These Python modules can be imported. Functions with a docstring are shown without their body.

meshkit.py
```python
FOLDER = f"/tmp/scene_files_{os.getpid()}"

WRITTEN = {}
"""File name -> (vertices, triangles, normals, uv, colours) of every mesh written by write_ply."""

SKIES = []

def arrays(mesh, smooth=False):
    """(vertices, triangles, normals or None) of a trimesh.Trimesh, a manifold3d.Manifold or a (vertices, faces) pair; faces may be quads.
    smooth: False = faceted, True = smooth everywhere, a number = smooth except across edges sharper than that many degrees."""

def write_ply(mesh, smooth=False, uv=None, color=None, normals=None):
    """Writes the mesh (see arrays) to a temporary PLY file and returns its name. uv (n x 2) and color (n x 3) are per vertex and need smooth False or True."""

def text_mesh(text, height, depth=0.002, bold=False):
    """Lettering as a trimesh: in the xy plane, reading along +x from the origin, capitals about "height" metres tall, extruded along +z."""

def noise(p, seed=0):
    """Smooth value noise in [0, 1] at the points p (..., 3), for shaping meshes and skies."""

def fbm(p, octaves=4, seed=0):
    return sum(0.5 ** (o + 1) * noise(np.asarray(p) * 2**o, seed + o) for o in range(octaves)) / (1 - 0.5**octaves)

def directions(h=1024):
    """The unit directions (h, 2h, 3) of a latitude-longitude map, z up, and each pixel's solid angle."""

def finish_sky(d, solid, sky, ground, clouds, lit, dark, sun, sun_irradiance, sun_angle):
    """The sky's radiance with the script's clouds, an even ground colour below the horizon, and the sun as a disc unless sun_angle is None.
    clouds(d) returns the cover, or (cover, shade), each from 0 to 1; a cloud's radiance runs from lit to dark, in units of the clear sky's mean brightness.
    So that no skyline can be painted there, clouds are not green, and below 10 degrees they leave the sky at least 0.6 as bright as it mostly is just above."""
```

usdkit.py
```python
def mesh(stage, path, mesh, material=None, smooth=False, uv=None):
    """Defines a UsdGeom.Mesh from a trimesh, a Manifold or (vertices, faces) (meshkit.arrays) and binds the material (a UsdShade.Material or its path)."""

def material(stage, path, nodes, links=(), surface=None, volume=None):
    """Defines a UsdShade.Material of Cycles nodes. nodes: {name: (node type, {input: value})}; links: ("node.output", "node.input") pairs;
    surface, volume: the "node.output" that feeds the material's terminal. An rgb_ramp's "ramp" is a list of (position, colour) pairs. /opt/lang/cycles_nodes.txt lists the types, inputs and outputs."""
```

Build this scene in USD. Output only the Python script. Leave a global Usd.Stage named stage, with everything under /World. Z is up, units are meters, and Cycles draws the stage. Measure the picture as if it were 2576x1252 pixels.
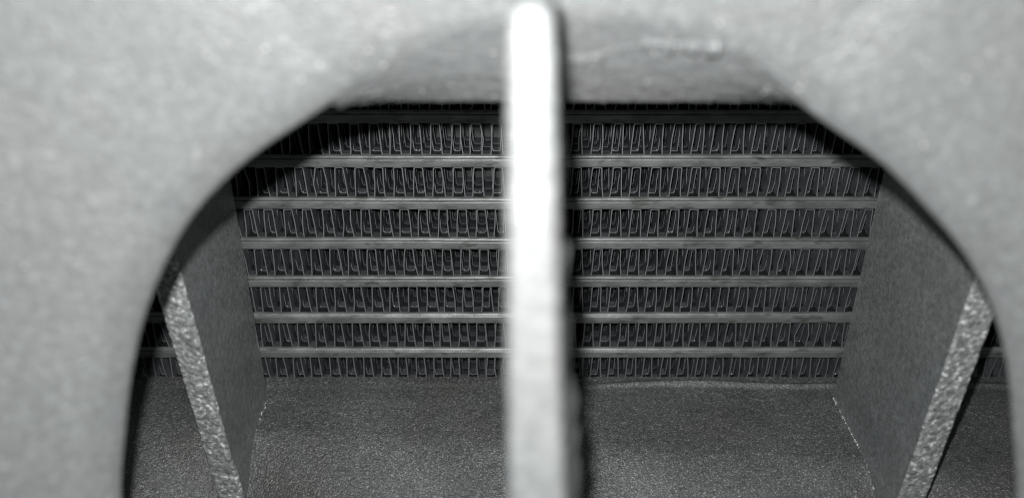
"""Close-up through a rounded opening of a grey moulded housing: a duct with two ribs, and a finned cooler at its end, lit by a phone's flash."""
import math
import numpy as np
import trimesh
import usdkit
from meshkit import noise, fbm
from pxr import Usd, UsdGeom, UsdLux, UsdShade, Gf, Sdf
from scipy.interpolate import CubicSpline

stage = Usd.Stage.CreateInMemory()
UsdGeom.SetStageUpAxis(stage, UsdGeom.Tokens.z)
UsdGeom.SetStageMetersPerUnit(stage, 1.0)
UsdGeom.Xform.Define(stage, '/World')
rng = np.random.default_rng(11)

# ------------------------------------------------------------------ camera, lamp, ambient (all lengths below in mm, written out in metres)
MM = 0.001
PITCH, DIST, LIFT = math.radians(26), 160.0, 160.0        # the cooler's front is the plane y = 0, z is up
F = 1935.0                                                 # focal length in 2576ths of the picture's width
EYE = np.array([0, -DIST, 0.0])
VIEW = np.array([0, math.cos(PITCH), -math.sin(PITCH)])
UP = np.array([0, math.sin(PITCH), math.cos(PITCH)])
RIGHT = np.array([1.0, 0, 0])


def cam(x, y, z):
    """Point at right x, up y, ahead z of the lens."""
    return EYE + np.multiply.outer(np.asarray(x, float), RIGHT) + np.multiply.outer(np.asarray(y, float), UP) + np.multiply.outer(np.asarray(z, float), VIEW)


def seen(px, py, z):
    """Point seen at a place of the photograph, z ahead of the lens."""
    px, py, z = np.broadcast_arrays(np.asarray(px, float), np.asarray(py, float), np.asarray(z, float))
    return cam((px - 1288) / F * z, (626 - py) / F * z, z)


def world(p):
    return (np.asarray(p, float) + [0, 0, LIFT]) * MM


cam_prim = UsdGeom.Camera.Define(stage, '/World/camera')
m = Gf.Matrix4d(1.0)
m.SetRow(0, Gf.Vec4d(*RIGHT, 0)); m.SetRow(1, Gf.Vec4d(*UP, 0)); m.SetRow(2, Gf.Vec4d(*(-VIEW), 0)); m.SetRow(3, Gf.Vec4d(*world(EYE), 1))
cam_prim.AddTransformOp().Set(m)
cam_prim.CreateFocalLengthAttr(4.3)
cam_prim.CreateHorizontalApertureAttr(4.3 * 2576 / F)
cam_prim.CreateVerticalApertureAttr(4.3 * 2576 / F * 497 / 1024)
cam_prim.CreateClippingRangeAttr(Gf.Vec2f(0.005, 10))
cam_prim.CreateFStopAttr(1.75)
cam_prim.CreateFocusDistanceAttr(0.174)
cam_prim.CreateExposureAttr(0.0)

FLASH = cam(-3.1, 8.9, 0.0)
flash = UsdLux.DiskLight.Define(stage, '/World/flash')
mf = Gf.Matrix4d(m); mf.SetRow(3, Gf.Vec4d(*world(FLASH), 1))
flash.AddTransformOp().Set(mf)
flash.CreateRadiusAttr(0.0014)
flash.CreateNormalizeAttr(True)
flash.CreateIntensityAttr(0.124)
flash.CreateColorAttr(Gf.Vec3f(0.985, 1.0, 0.995))

LOOKS = '/World/Looks'
UsdGeom.Scope.Define(stage, LOOKS)
dome = UsdLux.DomeLight.Define(stage, '/World/ambient')
amb = usdkit.material(stage, f'{LOOKS}/ambient', {'b': ('background_shader', {'color': (0.9, 1.0, 0.96), 'strength': 0.16})}, surface='b.background')
UsdShade.MaterialBindingAPI.Apply(dome.GetPrim()).Bind(amb)


# ------------------------------------------------------------------ materials
def plastic(name, dark, light, tint, bump=0.00012, rough=0.42, spec=0.5, grain=1500.0, speck=0.0, facing=0.0, mottle=0.25):
    nodes = {
        'g': ('geometry', {}),
        'n1': ('noise_texture', {'scale': 55.0, 'detail': 4.0, 'roughness': 0.6}),
        'r1': ('rgb_ramp', {'ramp': [(0.32, dark), (0.62, light)]}),
        'n2': ('noise_texture', {'scale': 38.0, 'detail': 3.0, 'roughness': 0.55, 'distortion': 0.6}),
        'off': ('mapping', {'location': (3.1, 1.7, 0.4)}),
        'r2': ('rgb_ramp', {'ramp': [(0.47, (0, 0, 0)), (0.66, (1, 1, 1))]}),
        'mx': ('mix_color', {'b': tint}),
        'ns': ('noise_texture', {'scale': 900.0, 'detail': 2.0}),
        'rs': ('rgb_ramp', {'ramp': [(0.3, (1 - mottle,) * 3), (0.75, (1 + mottle,) * 3)]}),
        'mm': ('mix_color', {'blend_type': 'multiply', 'fac': 1.0, 'use_clamp': False}),
        'nb': ('noise_texture', {'scale': grain, 'detail': 3.0, 'roughness': 0.6}),
        'bm': ('bump', {'strength': 0.9, 'distance': bump}),
        'p': ('principled_bsdf', {'roughness': rough, 'specular_ior_level': spec, 'diffuse_roughness': facing}),
        'nk': ('noise_texture', {'scale': grain * 1.15, 'detail': 1.0, 'roughness': 0.5}),
        'rk': ('rgb_ramp', {'ramp': [(0.28, (1 - 0.55 * speck,) * 3), (0.5, (1, 1, 1)), (0.62, (1 + 0.5 * speck,) * 3), (0.72, (1 + 2.6 * speck,) * 3)]}),
        'mk': ('mix_color', {'blend_type': 'multiply', 'fac': 1.0, 'use_clamp': False}),
    }
    links = [('g.position', 'nk.vector'), ('nk.fac', 'rk.fac'), ('mm.result', 'mk.a'), ('rk.color', 'mk.b'), ('g.position', 'n1.vector'), ('n1.fac', 'r1.fac'), ('g.position', 'off.vector'), ('off.vector', 'n2.vector'), ('n2.fac', 'r2.fac'),
             ('r1.color', 'mx.a'), ('r2.color', 'mx.fac'), ('g.position', 'ns.vector'), ('ns.fac', 'rs.fac'), ('mx.result', 'mm.a'), ('rs.color', 'mm.b'),
             ('mk.result', 'p.base_color'), ('g.position', 'nb.vector'), ('nb.fac', 'bm.height'), ('bm.normal', 'p.normal')]
    return usdkit.material(stage, f'{LOOKS}/{name}', nodes, links, surface='p.BSDF')


def metal(name, dark, light, stain, rough=0.5, metallic=0.35, bump=0.00004, edge=None):
    nodes = {
        'g': ('geometry', {}),
        'mp': ('mapping', {'scale': (0.35, 1.0, 1.0)}),
        'n1': ('noise_texture', {'scale': 420.0, 'detail': 4.0, 'roughness': 0.65}),
        'r1': ('rgb_ramp', {'ramp': [(0.34, dark), (0.62, light)]}),
        'n2': ('noise_texture', {'scale': 620.0, 'detail': 2.0}),
        'r2': ('rgb_ramp', {'ramp': [(0.58, (0, 0, 0)), (0.68, (0.75, 0.75, 0.75))]}),
        'mx': ('mix_color', {'b': stain}),
        'nb': ('noise_texture', {'scale': 2600.0, 'detail': 2.0}),
        'bm': ('bump', {'strength': 0.8, 'distance': bump}),
        'p': ('principled_bsdf', {'roughness': rough, 'metallic': metallic, 'diffuse_roughness': 0.0}),
    }
    links = [('g.position', 'mp.vector'), ('mp.vector', 'n1.vector'), ('n1.fac', 'r1.fac'), ('mp.vector', 'n2.vector'), ('n2.fac', 'r2.fac'), ('r1.color', 'mx.a'), ('r2.color', 'mx.fac'),
             ('mx.result', 'p.base_color'), ('g.position', 'nb.vector'), ('nb.fac', 'bm.height'), ('bm.normal', 'p.normal')]
    if edge:                                             # cut edges take a lighter colour than the folded sides
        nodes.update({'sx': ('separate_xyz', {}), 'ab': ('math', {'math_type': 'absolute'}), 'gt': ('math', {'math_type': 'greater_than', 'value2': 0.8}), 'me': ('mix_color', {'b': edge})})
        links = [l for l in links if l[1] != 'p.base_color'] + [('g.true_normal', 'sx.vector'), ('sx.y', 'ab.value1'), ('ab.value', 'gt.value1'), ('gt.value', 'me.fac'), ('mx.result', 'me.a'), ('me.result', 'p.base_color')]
    return usdkit.material(stage, f'{LOOKS}/{name}', nodes, links, surface='p.BSDF')


M_HOUSING = plastic('housing_plastic', (0.096, 0.099, 0.099), (0.104, 0.107, 0.107), (0.102, 0.102, 0.101), rough=0.4, bump=0.00018, speck=0.16, facing=0.7, mottle=0.15)
M_BAR = plastic('bar_plastic', (0.092, 0.095, 0.095), (0.106, 0.109, 0.109), (0.102, 0.101, 0.100), rough=0.45)
M_FLOOR = plastic('floor_plastic', (0.066, 0.0695, 0.070), (0.102, 0.106, 0.1065), (0.084, 0.0832, 0.0805), bump=0.0003, rough=0.3, grain=2500.0, speck=0.75)
M_RIB = plastic('rib_plastic', (0.130, 0.137, 0.138), (0.165, 0.171, 0.172), (0.145, 0.147, 0.146), bump=0.0002, rough=0.32, grain=2400.0, speck=0.2)
M_EDGE = plastic('rib_edge_plastic', (0.21, 0.217, 0.217), (0.27, 0.276, 0.276), (0.235, 0.237, 0.235), bump=0.0006, rough=0.2, grain=900.0, speck=0.7)
M_TUBE = metal('tube_metal', (0.115, 0.119, 0.117), (0.21, 0.214, 0.21), (0.075, 0.075, 0.07), rough=0.47, metallic=0.45)
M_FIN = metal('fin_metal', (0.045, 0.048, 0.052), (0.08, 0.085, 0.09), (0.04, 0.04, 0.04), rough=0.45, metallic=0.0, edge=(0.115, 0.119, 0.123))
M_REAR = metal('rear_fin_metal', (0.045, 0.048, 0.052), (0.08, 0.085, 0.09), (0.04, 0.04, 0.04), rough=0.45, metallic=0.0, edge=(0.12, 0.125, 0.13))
M_GLINT = metal('glint_metal', (0.35, 0.36, 0.36), (0.55, 0.56, 0.56), (0.3, 0.3, 0.3), rough=0.3, metallic=0.6)
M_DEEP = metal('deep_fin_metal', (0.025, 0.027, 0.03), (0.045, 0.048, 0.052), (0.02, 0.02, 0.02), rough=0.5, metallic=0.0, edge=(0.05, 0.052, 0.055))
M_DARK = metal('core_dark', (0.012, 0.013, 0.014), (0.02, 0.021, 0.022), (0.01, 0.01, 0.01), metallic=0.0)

names = {}


def numbered(parent, name):
    k = names.get((parent, name), 0)
    names[(parent, name)] = k + 1
    return f'{parent}/{name}' + (f'_{k:03d}' if k else '')


def part(parent, name, mesh, mat, smooth=True, label=None):
    v, f = mesh
    path = numbered(parent, name)
    o = usdkit.mesh(stage, path, (world(v) , np.asarray(f)), mat, smooth=smooth)
    if label:
        o.GetPrim().SetCustomDataByKey('label', label)
    return path


def thing(name, label, category):
    x = UsdGeom.Xform.Define(stage, numbered('/World', name))
    p = x.GetPrim()
    p.SetCustomDataByKey('label', label)
    p.SetCustomDataByKey('category', category)
    return str(p.GetPath())


def grid_faces(nu, nv, close_u=False, flip=False):
    i = np.arange(nu if close_u else nu - 1)
    j = np.arange(nv - 1)
    I, J = np.meshgrid(i, j, indexing='ij')
    I2 = (I + 1) % nu
    q = np.stack([I * nv + J, I2 * nv + J, I2 * nv + J + 1, I * nv + J + 1], -1).reshape(-1, 4)
    return q[:, ::-1] if flip else q


def join(*meshes):
    vs, fs, n = [], [], 0
    for v, f in meshes:
        f = np.asarray(f)
        if f.shape[1] == 4:
            f = np.vstack([f[:, [0, 1, 2]], f[:, [0, 2, 3]]])
        vs.append(v); fs.append(f + n); n += len(v)
    return np.vstack(vs), np.vstack(fs)


def grain(p, size, seed=0):
    """Pebbly moulded grain in about [-1, 1]."""
    a = noise(np.asarray(p) / size + 40.3, seed) + 0.6 * noise(np.asarray(p) / (size * 0.55) + 91.7, seed + 7)
    return (a / 1.6 - 0.5) * 2


def normals(v, f):
    f = np.asarray(f)
    n = np.zeros_like(v)
    c = np.cross(v[f[:, 2]] - v[f[:, 0]], v[f[:, 3 if f.shape[1] == 4 else 1]] - v[f[:, 0]] if f.shape[1] == 4 else v[f[:, 1]] - v[f[:, 0]])
    for k in range(f.shape[1]):
        np.add.at(n, f[:, k], c)
    return n / np.maximum(np.linalg.norm(n, axis=1, keepdims=True), 1e-12)


# ------------------------------------------------------------------ the housing: front panel with its rounded opening
housing = thing('intake_housing', 'pale grey moulded housing around the large rounded opening, with a bright upright bar', 'housing')
TILT, PANEL_Z = math.radians(6), 84.0
YAW = math.radians(-1.5)
PN = np.array([math.sin(YAW) * math.cos(TILT), -math.sin(TILT), -math.cos(YAW) * math.cos(TILT)])       # the panel's normal, up, across and origin, as right, up, ahead of the lens
PX = np.array([math.cos(YAW), 0, math.sin(YAW)])
PV = np.cross(PN, PX)
PV *= np.sign(PV[1])
PO = np.array([0, 0, PANEL_Z])


def on_panel(px, py):
    d = np.stack([(np.asarray(px, float) - 1288) / F, (626 - np.asarray(py, float)) / F, np.ones(np.shape(px))], -1)
    t = (PO @ PN) / (d @ PN)
    q = d * t[..., None] - PO
    return np.stack([q @ PX, q @ PV], -1)


def from_panel(x, v, w):
    q = PO + np.multiply.outer(x, PX) + np.multiply.outer(v, PV) + np.multiply.outer(w, PN)
    return cam(q[..., 0], q[..., 1], q[..., 2])


arch = np.array([(308, 1252), (312, 1150), (320, 1040), (335, 930), (357, 825), (387, 735), (423, 653), (473, 563), (533, 490), (603, 420), (694, 353), (795, 286),
                 (895, 222), (960, 182), (1050, 135), (1150, 100), (1290, 76), (1430, 68), (1600, 76), (1750, 102), (1880, 160), (1985, 240), (2058, 298), (2138, 354), (2228, 420),
                 (2308, 500), (2378, 580), (2439, 662), (2485, 753), (2516, 845), (2536, 946), (2546, 1048), (2551, 1150), (2555, 1252)], float)
rim = on_panel(arch[:, 0], arch[:, 1])
xc, hw, vb = (rim[0, 0] + rim[-1, 0]) / 2, (rim[-1, 0] - rim[0, 0]) / 2, rim[0, 1]
low = [(xc + hw * math.cos(a), vb - 40 * math.sin(a)) for a in np.linspace(0, math.pi, 14)[1:-1]]
rim = np.vstack([rim, low])
loop = np.vstack([rim, rim[:1]])
chord = np.r_[0, np.cumsum(np.linalg.norm(np.diff(loop, axis=0), axis=1))]
spline = CubicSpline(chord, loop, bc_type='periodic')
NR = 900
ts = np.linspace(0, chord[-1], NR, endpoint=False)
curve = spline(ts)
from scipy.ndimage import gaussian_filter1d
curve = gaussian_filter1d(curve, 5, axis=0, mode='wrap')
tan = np.roll(curve, -1, 0) - np.roll(curve, 1, 0)
tan /= np.linalg.norm(tan, axis=1, keepdims=True)
out = np.stack([-tan[:, 1], tan[:, 0]], 1)                  # the curve runs clockwise: left side up and over the top
if np.mean(np.sum(out * (curve - curve.mean(0)), 1)) < 0:
    out = -out
topness = np.clip((curve[:, 1] - 16.5) / 7.0, 0, 1)         # near the top the lip is tighter
R = 5.0 - 2.6 * topness
eye_uv = np.array([-PO @ PX, -PO @ PV])
eye_h = -PO @ PN
ta = np.sum((curve - eye_uv) * out, 1) / eye_h
aa = np.arctan(ta)
curve = curve - out * gaussian_filter1d(R * (1 - np.cos(aa) - (1 + np.sin(aa)) * ta), 6, mode='wrap')[:, None]
A_END = math.radians(64)
prof_a = np.linspace(0, A_END, 11)
cols = [(R + 60, -2 * R), (R + 10, -2 * R)]
for a in np.linspace(-math.pi / 2, 0, 10)[:-1]:
    cols.append((R * (1 - math.cos(a)), R * (math.sin(a) - 1)))
for a in prof_a:
    cols.append((R * (1 - math.cos(a)), R * (math.sin(a) - 1)))
for r in list(np.arange(1.0, 46, 0.8)) + [50, 56, 64, 74, 88, 104, 124, 150]:
    cols.append((R * (1 - math.cos(A_END)) + r, R * (math.sin(A_END) - 1) + r * math.tan(math.pi / 2 - A_END) * 30 / (30 + max(0, r - 45))))
rr = np.stack([c[0] for c in cols], 1)
ww = np.stack([c[1] for c in cols], 1)
base2 = curve[:, None, :] + out[:, None, :] * rr[..., None]
v = from_panel(base2[..., 0], base2[..., 1], ww)
shape = v.shape
f = grid_faces(NR, shape[1], close_u=True)
v = v.reshape(-1, 3)
n = normals(v, f)
n *= np.sign(np.sum(n * (EYE - v), 1, keepdims=True))
near = (np.clip(1 - (rr - 50) / 20, 0, 1)).reshape(-1, 1) * (np.arange(shape[1]) > 2)[None, :].repeat(NR, 0).reshape(-1, 1)
v = v + n * near * (grain(v, 0.8, 3)[:, None] * 0.03 + grain(v, 5.7, 5)[:, None] * 0.015)
part(housing, 'front_panel', (v, f), M_HOUSING)
panel_v, panel_n, panel_r = v.copy(), n.copy(), rr.reshape(-1)

# the hood: from the top of the opening back to a straight edge
HOOD_Z, HOOD_PY = 103.0, 256.0
sel = np.where((curve[:, 1] > 12) & (lambda p: 626 - F * (p - EYE) @ UP / ((p - EYE) @ VIEW) < 258)(from_panel(curve[:, 0], curve[:, 1], np.zeros(NR))))[0]
sel = sel[np.argsort(curve[sel, 0])]
NV = 60
front = from_panel(curve[sel, 0], curve[sel, 1], -R[sel] * 0.6) + UP * 0.05
fx = (front @ RIGHT)
back_x = np.interp(np.linspace(0, 1, len(sel)), [0, 1], [(905 - 1288) / F * HOOD_Z, (2010 - 1288) / F * HOOD_Z])
rel = (fx - fx[0]) / (fx[-1] - fx[0])
back_x = (905 - 1288) / F * HOOD_Z + rel * (2010 - 905) / F * HOOD_Z
back = cam(back_x, np.full(len(sel), (626 - HOOD_PY) / F * HOOD_Z), np.full(len(sel), HOOD_Z))
tt = np.linspace(0, 1, NV)[None, :, None]
hv = front[:, None, :] * (1 - tt) + back[:, None, :] * tt
sag = np.sin(np.pi * tt) * 0.5
hv = hv - UP * sag
behind = np.stack([back + UP * 0.3 + VIEW * 0.7, back + UP * 1.2 + VIEW * 1.2, back + UP * 14 + VIEW * 3], 1)   # the edge turns up behind
hv = np.concatenate([hv, behind], 1)
hs = hv.shape
hf = grid_faces(hs[0], hs[1])
hv = hv.reshape(-1, 3)
hn = normals(hv, hf)
hn *= np.sign(np.sum(hn * (EYE - hv), 1, keepdims=True))
hv = hv + hn * (grain(hv, 0.9, 13)[:, None] * 0.22 + grain(hv, 2.6, 15)[:, None] * 0.16)
part(housing, 'hood', (hv, hf), M_HOUSING)


# pale grains added as blurred glints over the panel and the hood
BLOB = trimesh.creation.icosphere(1, 1.0)


def blobs(points, radii):
    return join(*[(BLOB.vertices * r + p, np.array(BLOB.faces)) for p, r in zip(points, radii)])


pick = np.where((panel_r > 1) & (panel_r < 34) & ((panel_v - EYE) @ UP > -24))[0]
pick = np.r_[rng.choice(pick, 70), rng.choice(np.where((panel_r > 0.2) & (panel_r < 12) & ((panel_v - EYE) @ UP > 17))[0], 70)]
hood_pick = rng.choice(len(hv) - 3 * len(sel), 34)
glint_fleck = part(housing, 'glint_grain', blobs(np.vstack([panel_v[pick], hv[hood_pick]]), rng.uniform(0.04, 0.15, len(pick) + 34)), plastic('glint_fleck', (0.36, 0.36, 0.35), (0.5, 0.5, 0.48), (0.45, 0.44, 0.42)))
stage.GetPrimAtPath(glint_fleck).SetCustomDataByKey('kind', 'stuff')


# the lumpy line of moulding flash along the hood's front, right of the bar
def hood_depth(px, py):
    top = np.interp(px, arch[:, 0][10:26], arch[:, 1][10:26])
    k = np.clip((py - top) / (HOOD_PY - top), 0, 1)
    return 1 / ((1 - k) / 84.0 + k / HOOD_Z)


bead_px = np.array([(1428, 152), (1500, 140), (1560, 122), (1620, 108), (1720, 112), (1800, 116), (1880, 122), (1960, 121), (1990, 128)], float)
bt = np.linspace(0, 1, 160)
bp = np.stack([np.interp(bt, np.linspace(0, 1, len(bead_px)), bead_px[:, k]) for k in (0, 1)], 1)
bc = seen(bp[:, 0], bp[:, 1], hood_depth(bp[:, 0], bp[:, 1]) - np.interp(bt, [0, 0.35, 1], [1.6, 0.8, 0.7]))
br = 0.14 + 1.0 * noise(np.stack([bt * 46, bt * 0, bt * 0], 1), 4) ** 3 + 0.25 * noise(np.stack([bt * 17, bt * 0, bt * 0], 1), 9)
ang = np.linspace(0, 2 * math.pi, 8, endpoint=False)
bv = bc[:, None, :] + br[:, None, None] * (np.cos(ang)[None, :, None] * UP + np.sin(ang)[None, :, None] * VIEW)
bvw = np.concatenate([bv, bv[:, :1]], 1)
part(housing, 'mould_seam', (bvw.reshape(-1, 3), grid_faces(160, 9)), M_HOUSING)

# the bar across the opening: a vertical blade, its front nearest the lens
NB = 240
k = np.linspace(0, 1, NB)
b_py = 26 + k * (1480 - 26)
zt = 1 / (1 / 52.0 + (1 / 66.0 - 1 / 52.0) * (b_py - 12) / 1240)
left_px = np.interp(b_py, [12, 120, 500, 900, 1252, 1480], [1286, 1281, 1276, 1275, 1279, 1283])
right_px = np.interp(b_py, [12, 120, 500, 900, 1252, 1480], [1396, 1402, 1411, 1422, 1442, 1454])
face_px = np.interp(b_py, [12, 120, 500, 900, 1252, 1480], [1389, 1394, 1402, 1410, 1425, 1436])
lumps = noise(np.stack([k * 34, k * 0, k * 0], 1), 21)
right_px = right_px + np.clip((b_py - 150) / 500, 0.25, 1) * (lumps - 0.4) * 22
left_px = left_px + (noise(np.stack([k * 20, k * 0 + 3, k * 0], 1), 23) - 0.5) * 3
BACK = 13.0
xl, xr, xb, yy = (left_px - 1288) / F * zt, (face_px - 1288) / F * zt, (right_px - 1288) / F * (zt + BACK * math.cos(PITCH)), (626 - b_py) / F * zt
rc = 0.75
prof = [('l', 0.3, BACK), ('l', 0.0, 10.0), ('l', 0.0, 5.0), ('l', 0.0, rc)]
for a in np.linspace(0, math.pi / 2, 6)[1:]:
    prof.append(('l', rc * (1 - math.cos(a)), rc * (1 - math.sin(a))))
for s in np.linspace(0.15, 0.85, 9):
    prof.append(('m', s, 0.0))
for a in np.linspace(math.pi / 2, 0, 6)[:-1]:
    prof.append(('r', rc * (1 - math.cos(a)), rc * (1 - math.sin(a))))
prof += [('r', 0.0, d) for d in np.linspace(rc, BACK - 0.8, 12)] + [('r', 0.12, BACK - 0.25), ('r', 0.5, BACK), ('r', 2.0, BACK)]
rows_ = []
for side, a, d in prof:
    inset = 0.02 * d                                                   # drawn slightly narrower towards the back
    if side == 'l':
        x = xl + a + inset * 1.3
    elif side == 'r':
        x = xr + (xb - xr) * np.clip((d - rc) / (BACK - 1 - rc), 0, 1) ** 1.15 - a
    else:
        x = xl + rc + (xr - xl - 2 * rc) * a
    rows_.append(cam(x, yy, zt) + np.array([0, d, 0]))
bar = np.stack(rows_, 1)
bs = bar.shape
# close the top end with a rounded cap
cap = bar[:1].copy() - 0
cap_mid = cap.mean(1, keepdims=True)
cap1 = cap + (cap_mid - cap) * 0.25 + UP * 0.5 + VIEW * 0.1
cap2 = cap + (cap_mid - cap) * 0.995 + UP * 0.7 + VIEW * 0.3
bar = np.concatenate([cap2, cap1, bar], 0)
bs = bar.shape
bar = bar.reshape(-1, 3)
bf = grid_faces(bs[0], bs[1])
bn = normals(bar, bf)
bn *= np.sign(np.sum(bn * (EYE + RIGHT * 0 - bar), 1, keepdims=True))
bar = bar + bn * (grain(bar, 0.9, 31)[:, None] * 0.09)
part(housing, 'dividing_bar', (bar, bf), M_BAR, label='bright vertical bar of the housing, white from the light at its top')

# ------------------------------------------------------------------ the duct behind: floor and two ribs
duct = thing('air_duct', 'dark grey grained plastic duct floor with two upright ribs in front of the finned cooler', 'duct')
X0, X1 = -118.0, 138.0


def floor_z(x, y):
    edge = -17 - 10 * np.clip((x + 59) / 137, -0.3, 1.3)
    z = -114.5 + 0.085 * np.minimum(y + 8, 0)
    over = np.maximum(edge - y, 0)
    steep = 0.4 + 0.7 * np.exp(-((x + 62) / 13) ** 2) + 0.5 * np.exp(-((x - 82) / 13) ** 2)
    z = z - steep * (np.sqrt(over ** 2 + 40) - 40 ** 0.5)
    lip = np.clip((y + 4.0) / 3.2, 0, 1)
    lip = lip * lip * (3 - 2 * lip)
    amount = np.interp(x, [-118, -50, -10, 12, 22, 45, 85, 138], [1.0, 0.9, 0.7, 0.6, 1.3, 1.9, 1.6, 1.5])
    z = z + lip * 0.3 + np.maximum(amount - 0.6, 0.05) * 0.7 * np.exp(-((y + 2.6 + 0.5 * np.sin(x / 9.0)) / 0.8) ** 2) * np.clip((x - 5) / 18, 0.25, 1)
    return z


gx = np.arange(X0, X1 + 0.1, 0.25)
gy = np.r_[np.arange(0.6, -56, -0.25), -60, -75]
GX, GY = np.meshgrid(gx, gy, indexing='ij')
fl = np.stack([GX, GY, floor_z(GX, GY)], -1).reshape(-1, 3)
jit = np.stack([noise(fl / 0.5, 61), noise(fl / 0.5, 62), 0 * fl[:, 0] + 0.5], 1) - 0.5
fz = grain(fl, 0.62, 41) * 0.07 + grain(fl, 0.45, 43) * 0.06 + (fbm(fl / 9, 3, 47) - 0.5) * 0.45
fl = fl + jit * 0.2 + np.stack([0 * fz, 0 * fz, fz], 1)
part(duct, 'floor', (fl, grid_faces(len(gx), len(gy), flip=True)), M_FLOOR)


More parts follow.
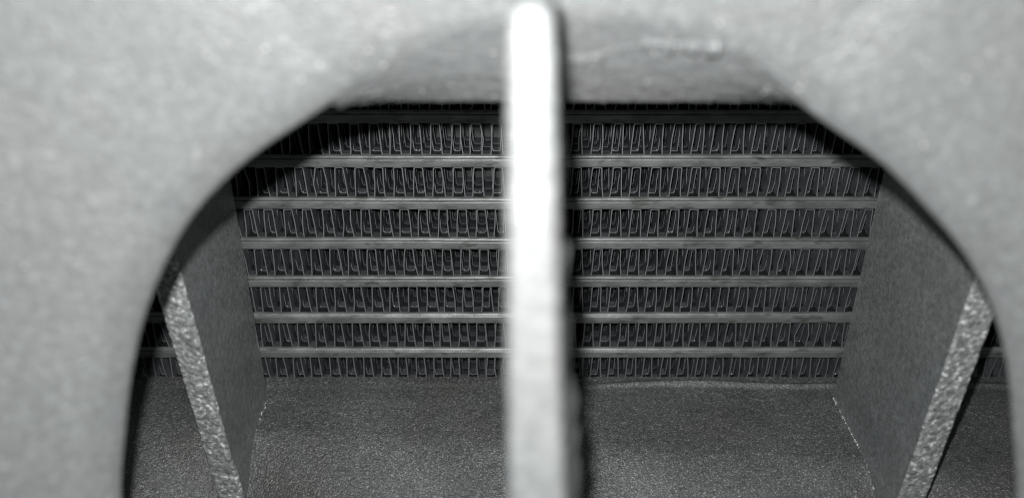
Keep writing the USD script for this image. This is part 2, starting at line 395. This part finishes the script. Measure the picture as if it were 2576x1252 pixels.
def rib(inner, outer, top_front, low_front, back_y, seed, label):
    """An upright wall along the duct, its narrow rough front edge towards the lens. top_front, low_front: (y, z) of two points of its front edge."""
    s = 1 if outer > inner else -1
    slope = (low_front[0] - top_front[0]) / (low_front[1] - top_front[1])
    zs = np.arange(-150, -18, 0.42)
    yf = top_front[0] + slope * (zs - top_front[1])
    th = abs(outer - inner)
    r = 0.5
    path = []
    depth = np.r_[np.arange(0, 32, 0.5)]
    # back of inner face -> front -> across the edge -> back of outer face, as (across 0..th, behind front)
    nb = 70
    back_len = back_y - yf                                               # varies with z
    ks = np.linspace(1, 0, nb)
    cols = [(np.full(len(zs), 0.0), kk * back_len + (1 - kk) * r) for kk in ks]
    for a in (math.pi / 6, math.pi / 3):
        cols.append((np.full(len(zs), r * (1 - math.cos(a))), np.full(len(zs), r * (1 - math.sin(a)))))
    for q in np.linspace(r, th - r, 13):
        cols.append((np.full(len(zs), q), np.full(len(zs), 0.0)))
    for a in (math.pi / 3, math.pi / 6):
        cols.append((np.full(len(zs), th - r * (1 - math.cos(a))), np.full(len(zs), r * (1 - math.sin(a)))))
    for kk in np.linspace(0, 1, 20):
        cols.append((np.full(len(zs), th), kk * back_len + (1 - kk) * r))
    P = []
    for across, behind in cols:
        draft = 0.012 * behind
        P.append(np.stack([inner + s * across, yf + behind, zs], 1))
    P = np.stack(P, 1)
    # a foot that flares into the floor
    foot = np.exp(-np.maximum(P[..., 2] + 115.5, 0) / 1.6)
    sideways = np.zeros(P.shape[1]); sideways[:nb] = -s; sideways[nb + 17:] = s
    P[..., 0] += sideways[None, :] * foot * 0.35
    # close the back
    P = np.concatenate([P, P[:, :1]], 1)
    sh = P.shape
    f = grid_faces(sh[0], sh[1])
    v = P.reshape(-1, 3)
    n = np.zeros_like(P)
    n[:, :nb, 0] = -s
    n[:, nb:nb + 17, 1] = -1
    n[:, nb + 17:-1, 0] = s
    n = n.reshape(-1, 3)
    edge = (np.abs(n[:, 1:2]) > 0.5)
    g = grain(v, 0.7, seed)[:, None] * 0.16 + grain(v, 2.0, seed + 2)[:, None] * 0.08
    v = v + n * np.where(edge, g * 1.6, grain(v, 0.7, seed + 4)[:, None] * 0.045 + (fbm(v / 11, 2, seed + 6)[:, None] - 0.5) * 0.3)
    v = v + np.where(edge, np.stack([grain(v, 0.9, seed + 8), 0 * v[:, 0], 0 * v[:, 0]], 1) * 0.15, 0)
    # flat top
    topi = np.arange(sh[1] - 1) + (sh[0] - 1) * sh[1]
    c = v[topi].mean(0)
    m1 = (v, f)
    fan = np.stack([np.roll(topi, -1), topi, np.full(len(topi), 0)], 1)
    vv = np.vstack([v, c[None]])
    f3 = np.vstack([f[:, [0, 1, 2]], f[:, [0, 2, 3]]])
    fan[:, 2] = len(v)
    col = np.tile(np.arange(sh[1] - 1), sh[0] - 1)
    is_edge = np.repeat((col >= nb - 1) & (col < nb + 17), 1)
    fe = f[is_edge]
    fr = f[~is_edge]
    used = np.unique(np.r_[fr.ravel(), fan.ravel()])
    new = np.zeros(len(vv), int); new[used] = np.arange(len(used))
    vr, fr, fan = vv[used], new[fr], new[fan]
    f3 = np.vstack([fr[:, [0, 1, 2]], fr[:, [0, 2, 3]]])
    side = part(duct, 'side_rib', (vr, np.vstack([f3, fan])), M_RIB, label=label)
    used, fe = np.unique(fe, return_inverse=True)
    part(side, 'front_edge', (vv[used], fe.reshape(-1, 4)), M_EDGE)


rib(-59.5, -64.9, (-36.5, -77.6), (-31.5, -124), -7.5, 71, 'left upright rib with a rough pale front edge')
rib(78.2, 83.8, (-45.0, -72.0), (-42.3, -115), -7.5, 81, 'right upright rib, longer, with a rough pale front edge')

# the rough, pale bead where the right rib stands on the floor, and a shorter one at the left rib
for x_in, s_, y_a, y_b, cnt in ((78.2, -1, -7.5, -34.0, 90), (-59.5, 1, -9.0, -24.0, 34)):
    yb = rng.uniform(y_b, y_a, cnt)
    xb_ = x_in + s_ * (0.35 + rng.normal(0, 0.12, cnt))
    part(duct, 'mould_seam', blobs(np.stack([xb_, yb, floor_z(xb_, yb) + rng.uniform(0.05, 0.5, cnt)], 1), rng.uniform(0.08, 0.28, cnt)), M_EDGE)

# ------------------------------------------------------------------ the cooler: flat tubes with folded fins between them
cooler = thing('oil_cooler', 'dull grey aluminium cooler core of flat horizontal tubes with folded fins between them', 'radiator')
PITCH_Z, TUBE0 = 9.97, -46.6
tube_profile = np.array([(0.25, -1.48), (0.0, -1.48), (-0.42, -1.36), (-0.56, -1.15), (-0.58, -0.3), (-0.58, 0.28), (-0.54, 0.42), (-0.44, 0.52), (-0.18, 0.56), (-0.18, 0.66),
                         (-0.42, 0.72), (-0.5, 0.86), (-0.46, 1.06), (-0.32, 1.26), (-0.08, 1.40), (0.25, 1.46)])
tx = np.arange(X0, X1 + 0.1, 0.8)
for i in range(-1, 7):
    z0 = TUBE0 - PITCH_Z * i
    prof_ = tube_profile.copy()
    if i >= 5:                                            # the lowest ones show a fainter groove
        prof_[9:11, 0] -= 0.17
    P = np.zeros((len(tx), len(prof_), 3))
    P[..., 0] = tx[:, None]
    P[..., 1] = prof_[None, :, 0]
    P[..., 2] = prof_[None, :, 1] + z0 + (noise(np.stack([tx / 25, tx * 0 + i, tx * 0], 1), 3) - 0.5)[:, None] * 0.12
    front_ = (prof_[:, 0] < 1)[None, :]
    wob = noise(np.stack([np.repeat(tx / 1.7, len(prof_)), np.tile(prof_[:, 1] * 1.1, len(tx)), np.full(len(tx) * len(prof_), i * 3.0)], 1), 17).reshape(len(tx), -1) - 0.5
    P[..., 1] += wob * 0.10 * front_
    tube = part(cooler, 'tube', (P.reshape(-1, 3), grid_faces(len(tx), len(prof_))), M_TUBE, smooth=40)
    B = np.array([[(x, 0.27, z0 - 1.45), (x, 13, z0 - 1.5), (x, 13, z0 + 1.16), (x, 0.27, z0 + 1.16)] for x in np.linspace(X0, X1, 80)])
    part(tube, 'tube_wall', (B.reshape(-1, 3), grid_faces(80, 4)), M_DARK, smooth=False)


def ribbon(pts, y0, y1, th, dz):
    """A folded sheet: the polyline pts (x, z) with thickness th from y0 to y1."""
    d = np.gradient(pts, axis=0)
    d /= np.linalg.norm(d, axis=1, keepdims=True)
    nn = np.stack([-d[:, 1], d[:, 0]], 1) * np.broadcast_to(th, len(pts))[:, None] / 2
    a, b = pts + nn, pts - nn
    q = np.zeros((len(pts), 5, 3))
    for j, (e, y) in enumerate(((a, y0), (b, y0), (b, y1), (a, y1), (a, y0))):
        q[:, j, 0], q[:, j, 1], q[:, j, 2] = e[:, 0], y, e[:, 1]
    q[..., 1] += dz[:, None]
    return q.reshape(-1, 3), grid_faces(len(pts), 5, flip=True)


PERIOD = 4.38


def folds(z_low, z_top, phase, rough_, corner=3, bent=()):
    """Corner points of the folded fin, left to right: up, across, down, across."""
    pts, h = [], z_top - z_low
    n = int((X1 - X0) / PERIOD)
    for k in range(n):
        x = X0 + phase + k * PERIOD + rng.normal(0, 0.11 * rough_)
        tw, lean = 1.86 + rng.normal(0, 0.10 * rough_), rng.normal(0.0, 0.13 * rough_)
        bw = 1.75 + rng.normal(0, 0.08)
        # left foot, left shoulder, right shoulder, right foot
        lf, ls, rs, rf = x - (PERIOD - bw) / 2 + 0.0, x - tw / 2, x + tw / 2, x + (PERIOD - bw) / 2 + lean
        bow = rng.normal(0, 0.09 * rough_, 2)
        r = 0.32
        mid_l, mid_r = (lf + ls) / 2 + bow[0], (rs + rf) / 2 + bow[1]
        if k in bent:
            mid_l += rng.uniform(-0.8, 0.4); mid_r += rng.uniform(-0.3, 0.6)
        pts += [(lf, z_low + r), (lf * 0.55 + ls * 0.45 + bow[0] * 0.9 * 0 + (mid_l - (lf + ls) / 2), z_low + h * 0.45)]
        pts += [(ls - 0.03, z_top - r), (ls + 0.09, z_top - 0.09), (ls + r, z_top)]
        pts += [(rs - r, z_top), (rs - 0.09, z_top - 0.09), (rs + 0.03, z_top - r)]
        pts += [(mid_r, z_low + h * 0.5), (rf, z_low + r), (rf + 0.09, z_low + 0.09), (rf + r, z_low)]
        nx = X0 + phase + (k + 1) * PERIOD - (PERIOD - bw) / 2
        pts += [(nx - r, z_low), (nx - 0.09, z_low + 0.09)]
    pts = np.array(pts)
    keep = np.r_[True, np.diff(pts[:, 0]) > -1.2]
    return pts[keep]


STRIP = 2.55
for i in range(-1, 7):
    z_top, z_low = TUBE0 - PITCH_Z * i - 1.66, TUBE0 - PITCH_Z * (i + 1) + 1.34
    if i < 0:
        z_top -= 0
    phase0 = rng.uniform(0, PERIOD) if i % 2 else 0.8 + 0.4 * i
    bent = (26, 27, 28, 44) if i == 6 else tuple(rng.choice(54, 3))
    first = None
    for s in range(5):
        ph = phase0 + (0.47 * PERIOD if s % 2 else 0) + rng.normal(0, 0.06)
        pts = folds(z_low, z_top, ph, 1.0 if s < 2 else 0.6, bent=bent if s == 0 else ())
        y0 = s * STRIP + 0.3
        dz = (noise(np.stack([pts[:, 0] / 3.0, pts[:, 1] / 3.0, np.full(len(pts), s + i * 7.0)], 1), 5) - 0.5) * 0.22
        me = ribbon(pts, y0, y0 + STRIP - 0.12, np.where(pts[:, 1] > z_top - 0.12, 0.36, 0.25) if s == 0 else 0.16, dz)
        if s == 0:
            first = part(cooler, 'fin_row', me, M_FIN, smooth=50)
        else:
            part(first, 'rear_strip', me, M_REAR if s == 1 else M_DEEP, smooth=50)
        if s == 1:                                       # pale beads added as bright glints at the feet of the second strip
            feet = pts[pts[:, 1] < z_low + 0.02]
            feet = feet[rng.random(len(feet)) < 0.62]
            at = np.stack([feet[:, 0] + rng.normal(0, 0.1, len(feet)), np.full(len(feet), y0 - 0.02), feet[:, 1] + rng.uniform(0.02, 0.3, len(feet))], 1)
            bead = part(first, 'glint_bead', blobs(at, rng.uniform(0.07, 0.17, len(feet))), M_GLINT)
            stage.GetPrimAtPath(bead).SetCustomDataByKey('kind', 'stuff')
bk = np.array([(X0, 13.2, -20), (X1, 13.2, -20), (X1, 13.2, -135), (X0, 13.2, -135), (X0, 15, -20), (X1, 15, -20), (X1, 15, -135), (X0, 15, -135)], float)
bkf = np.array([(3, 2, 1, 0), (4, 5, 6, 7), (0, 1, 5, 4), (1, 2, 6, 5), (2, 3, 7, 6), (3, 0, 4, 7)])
part(cooler, 'added_backing', (bk, bkf), M_DARK, smooth=False)  # dark plate added behind the fins to block the ambient light
